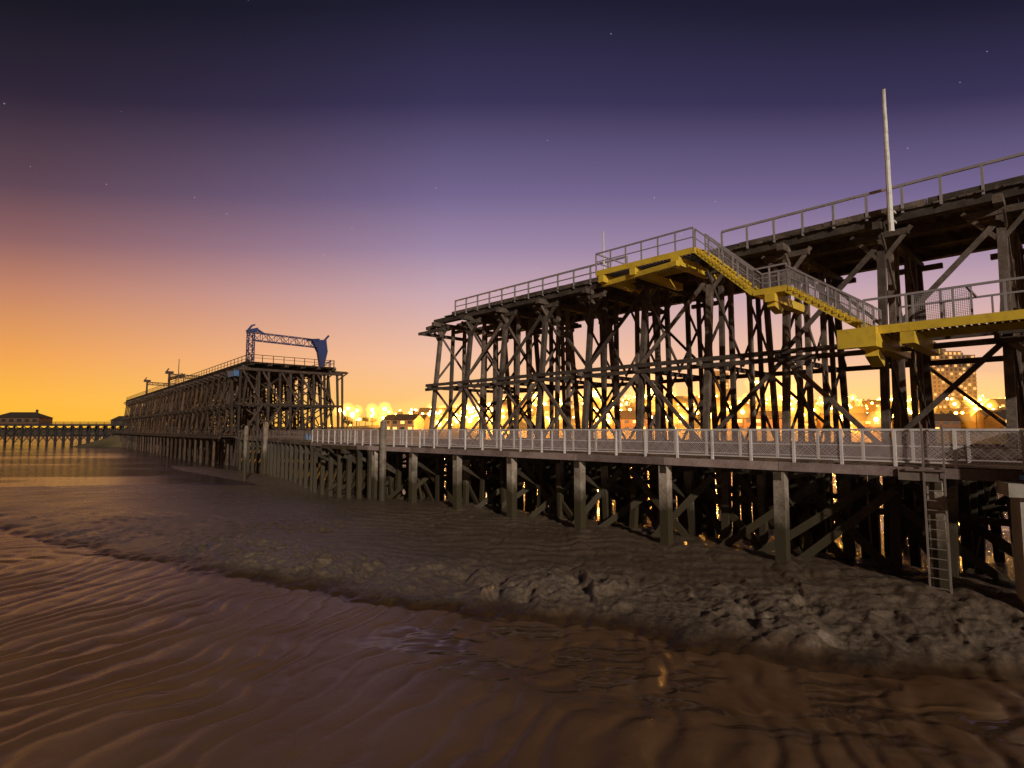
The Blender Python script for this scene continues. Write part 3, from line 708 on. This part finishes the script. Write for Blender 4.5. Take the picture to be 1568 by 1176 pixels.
# ---------------------------------------------------------------- world
w=bpy.data.worlds.new('World'); scene.world=w; w.use_nodes=True
t=NT(w.node_tree); bg=w.node_tree.nodes['Background']
tc=t.n('ShaderNodeTexCoord'); nz=t.n('ShaderNodeVectorMath',operation='NORMALIZE'); t.l(tc.outputs['Generated'],nz.inputs[0])
sx=t.n('ShaderNodeSeparateXYZ'); t.l(nz.outputs[0],sx.inputs[0])
el=t.math('MULTIPLY',t.math('ARCSINE',sx.outputs['Z']),180/math.pi)
hl=t.math('SQRT',t.math('MAXIMUM',t.math('ADD',t.math('MULTIPLY',sx.outputs[0],sx.outputs[0]),t.math('MULTIPLY',sx.outputs[1],sx.outputs[1])),1e-5))
ca=t.math('DIVIDE',sx.outputs[1],hl); sa_=t.math('DIVIDE',sx.outputs[0],hl)
k=t.math('MULTIPLY_ADD',t.math('SUBTRACT',1.0,ca),1.0,1.0)
ef=t.math('DIVIDE',t.math('MULTIPLY',el,k),60.0,clamp=True)
S=lambda e:e/60
ctr=t.ramp(ef,[(0,lin(255,188,84)),(S(2.6),lin(254,198,122)),(S(7),lin(245,192,160)),(S(13.6),lin(200,166,176)),(S(18),lin(156,133,164)),(S(23),lin(114,99,140)),(S(31),lin(56,49,84)),(S(38.6),lin(27,25,46)),(1,lin(8,7,16))])
lft=t.ramp(ef,[(0,lin(255,188,52)),(S(3),lin(253,184,66)),(S(7),lin(240,162,80)),(S(13.6),lin(192,128,100)),(S(18),lin(142,96,96)),(S(23),lin(94,67,80)),(S(31),lin(44,32,50)),(S(38.6),lin(19,15,27)),(1,lin(6,5,10))])
fz=t.n('ShaderNodeMapRange',i_1=-0.12,i_2=-0.66); t.l(sa_,fz.inputs[0])
col=t.mix(fz.outputs[0],ctr,lft)
bk=t.n('ShaderNodeMapRange',i_1=-0.3,i_2=0.5,i_3=0.25,i_4=1.0); t.l(ca,bk.inputs[0])
col=t.mix(1.0,col,t.grey(bk.outputs[0]),'MULTIPLY')
vo=t.n('ShaderNodeTexVoronoi',i_Scale=30.0); t.l(nz.outputs[0],vo.inputs['Vector'])
stx=t.math('MULTIPLY',t.math('LESS_THAN',vo.outputs['Distance'],0.024),t.math('MULTIPLY',t.math('GREATER_THAN',el,12.0),0.25))
col=t.mix(1.0,col,t.grey(stx),'ADD')
t.l(col,bg.inputs['Color']); bg.inputs['Strength'].default_value=1.0
sky=t.n('ShaderNodeTexSky'); sky.sky_type='NISHITA'; sky.sun_disc=False; sky.sun_elevation=math.radians(-3); sky.sun_rotation=math.radians(-30)
bg2=t.n('ShaderNodeBackground'); t.l(sky.outputs[0],bg2.inputs[0]); bg2.inputs[1].default_value=0.05
ad=t.n('ShaderNodeAddShader'); t.l(bg.outputs[0],ad.inputs[0]); t.l(bg2.outputs[0],ad.inputs[1])
t.l(ad.outputs[0],w.node_tree.nodes['World Output'].inputs['Surface'])

L=bpy.data.lights.new('floodlight_fill','SUN'); L.energy=2.1; L.angle=math.radians(1); L.color=(1,.86,.72)  # added fill, stands in for unseen pier floodlights behind the camera
o=bpy.data.objects.new('floodlight_fill',L); scene.collection.objects.link(o)
o.rotation_euler=Vector((-.30,1,-.34)).to_track_quat('-Z','Y').to_euler()

cam=bpy.data.cameras.new('camera'); cam.lens=20; cam.sensor_width=36; cam.clip_end=20000; cam.clip_start=.05
o=bpy.data.objects.new('camera',cam); scene.collection.objects.link(o); o.location=(0,0,0); o.rotation_euler=(math.radians(94.6),0,0); scene.camera=o
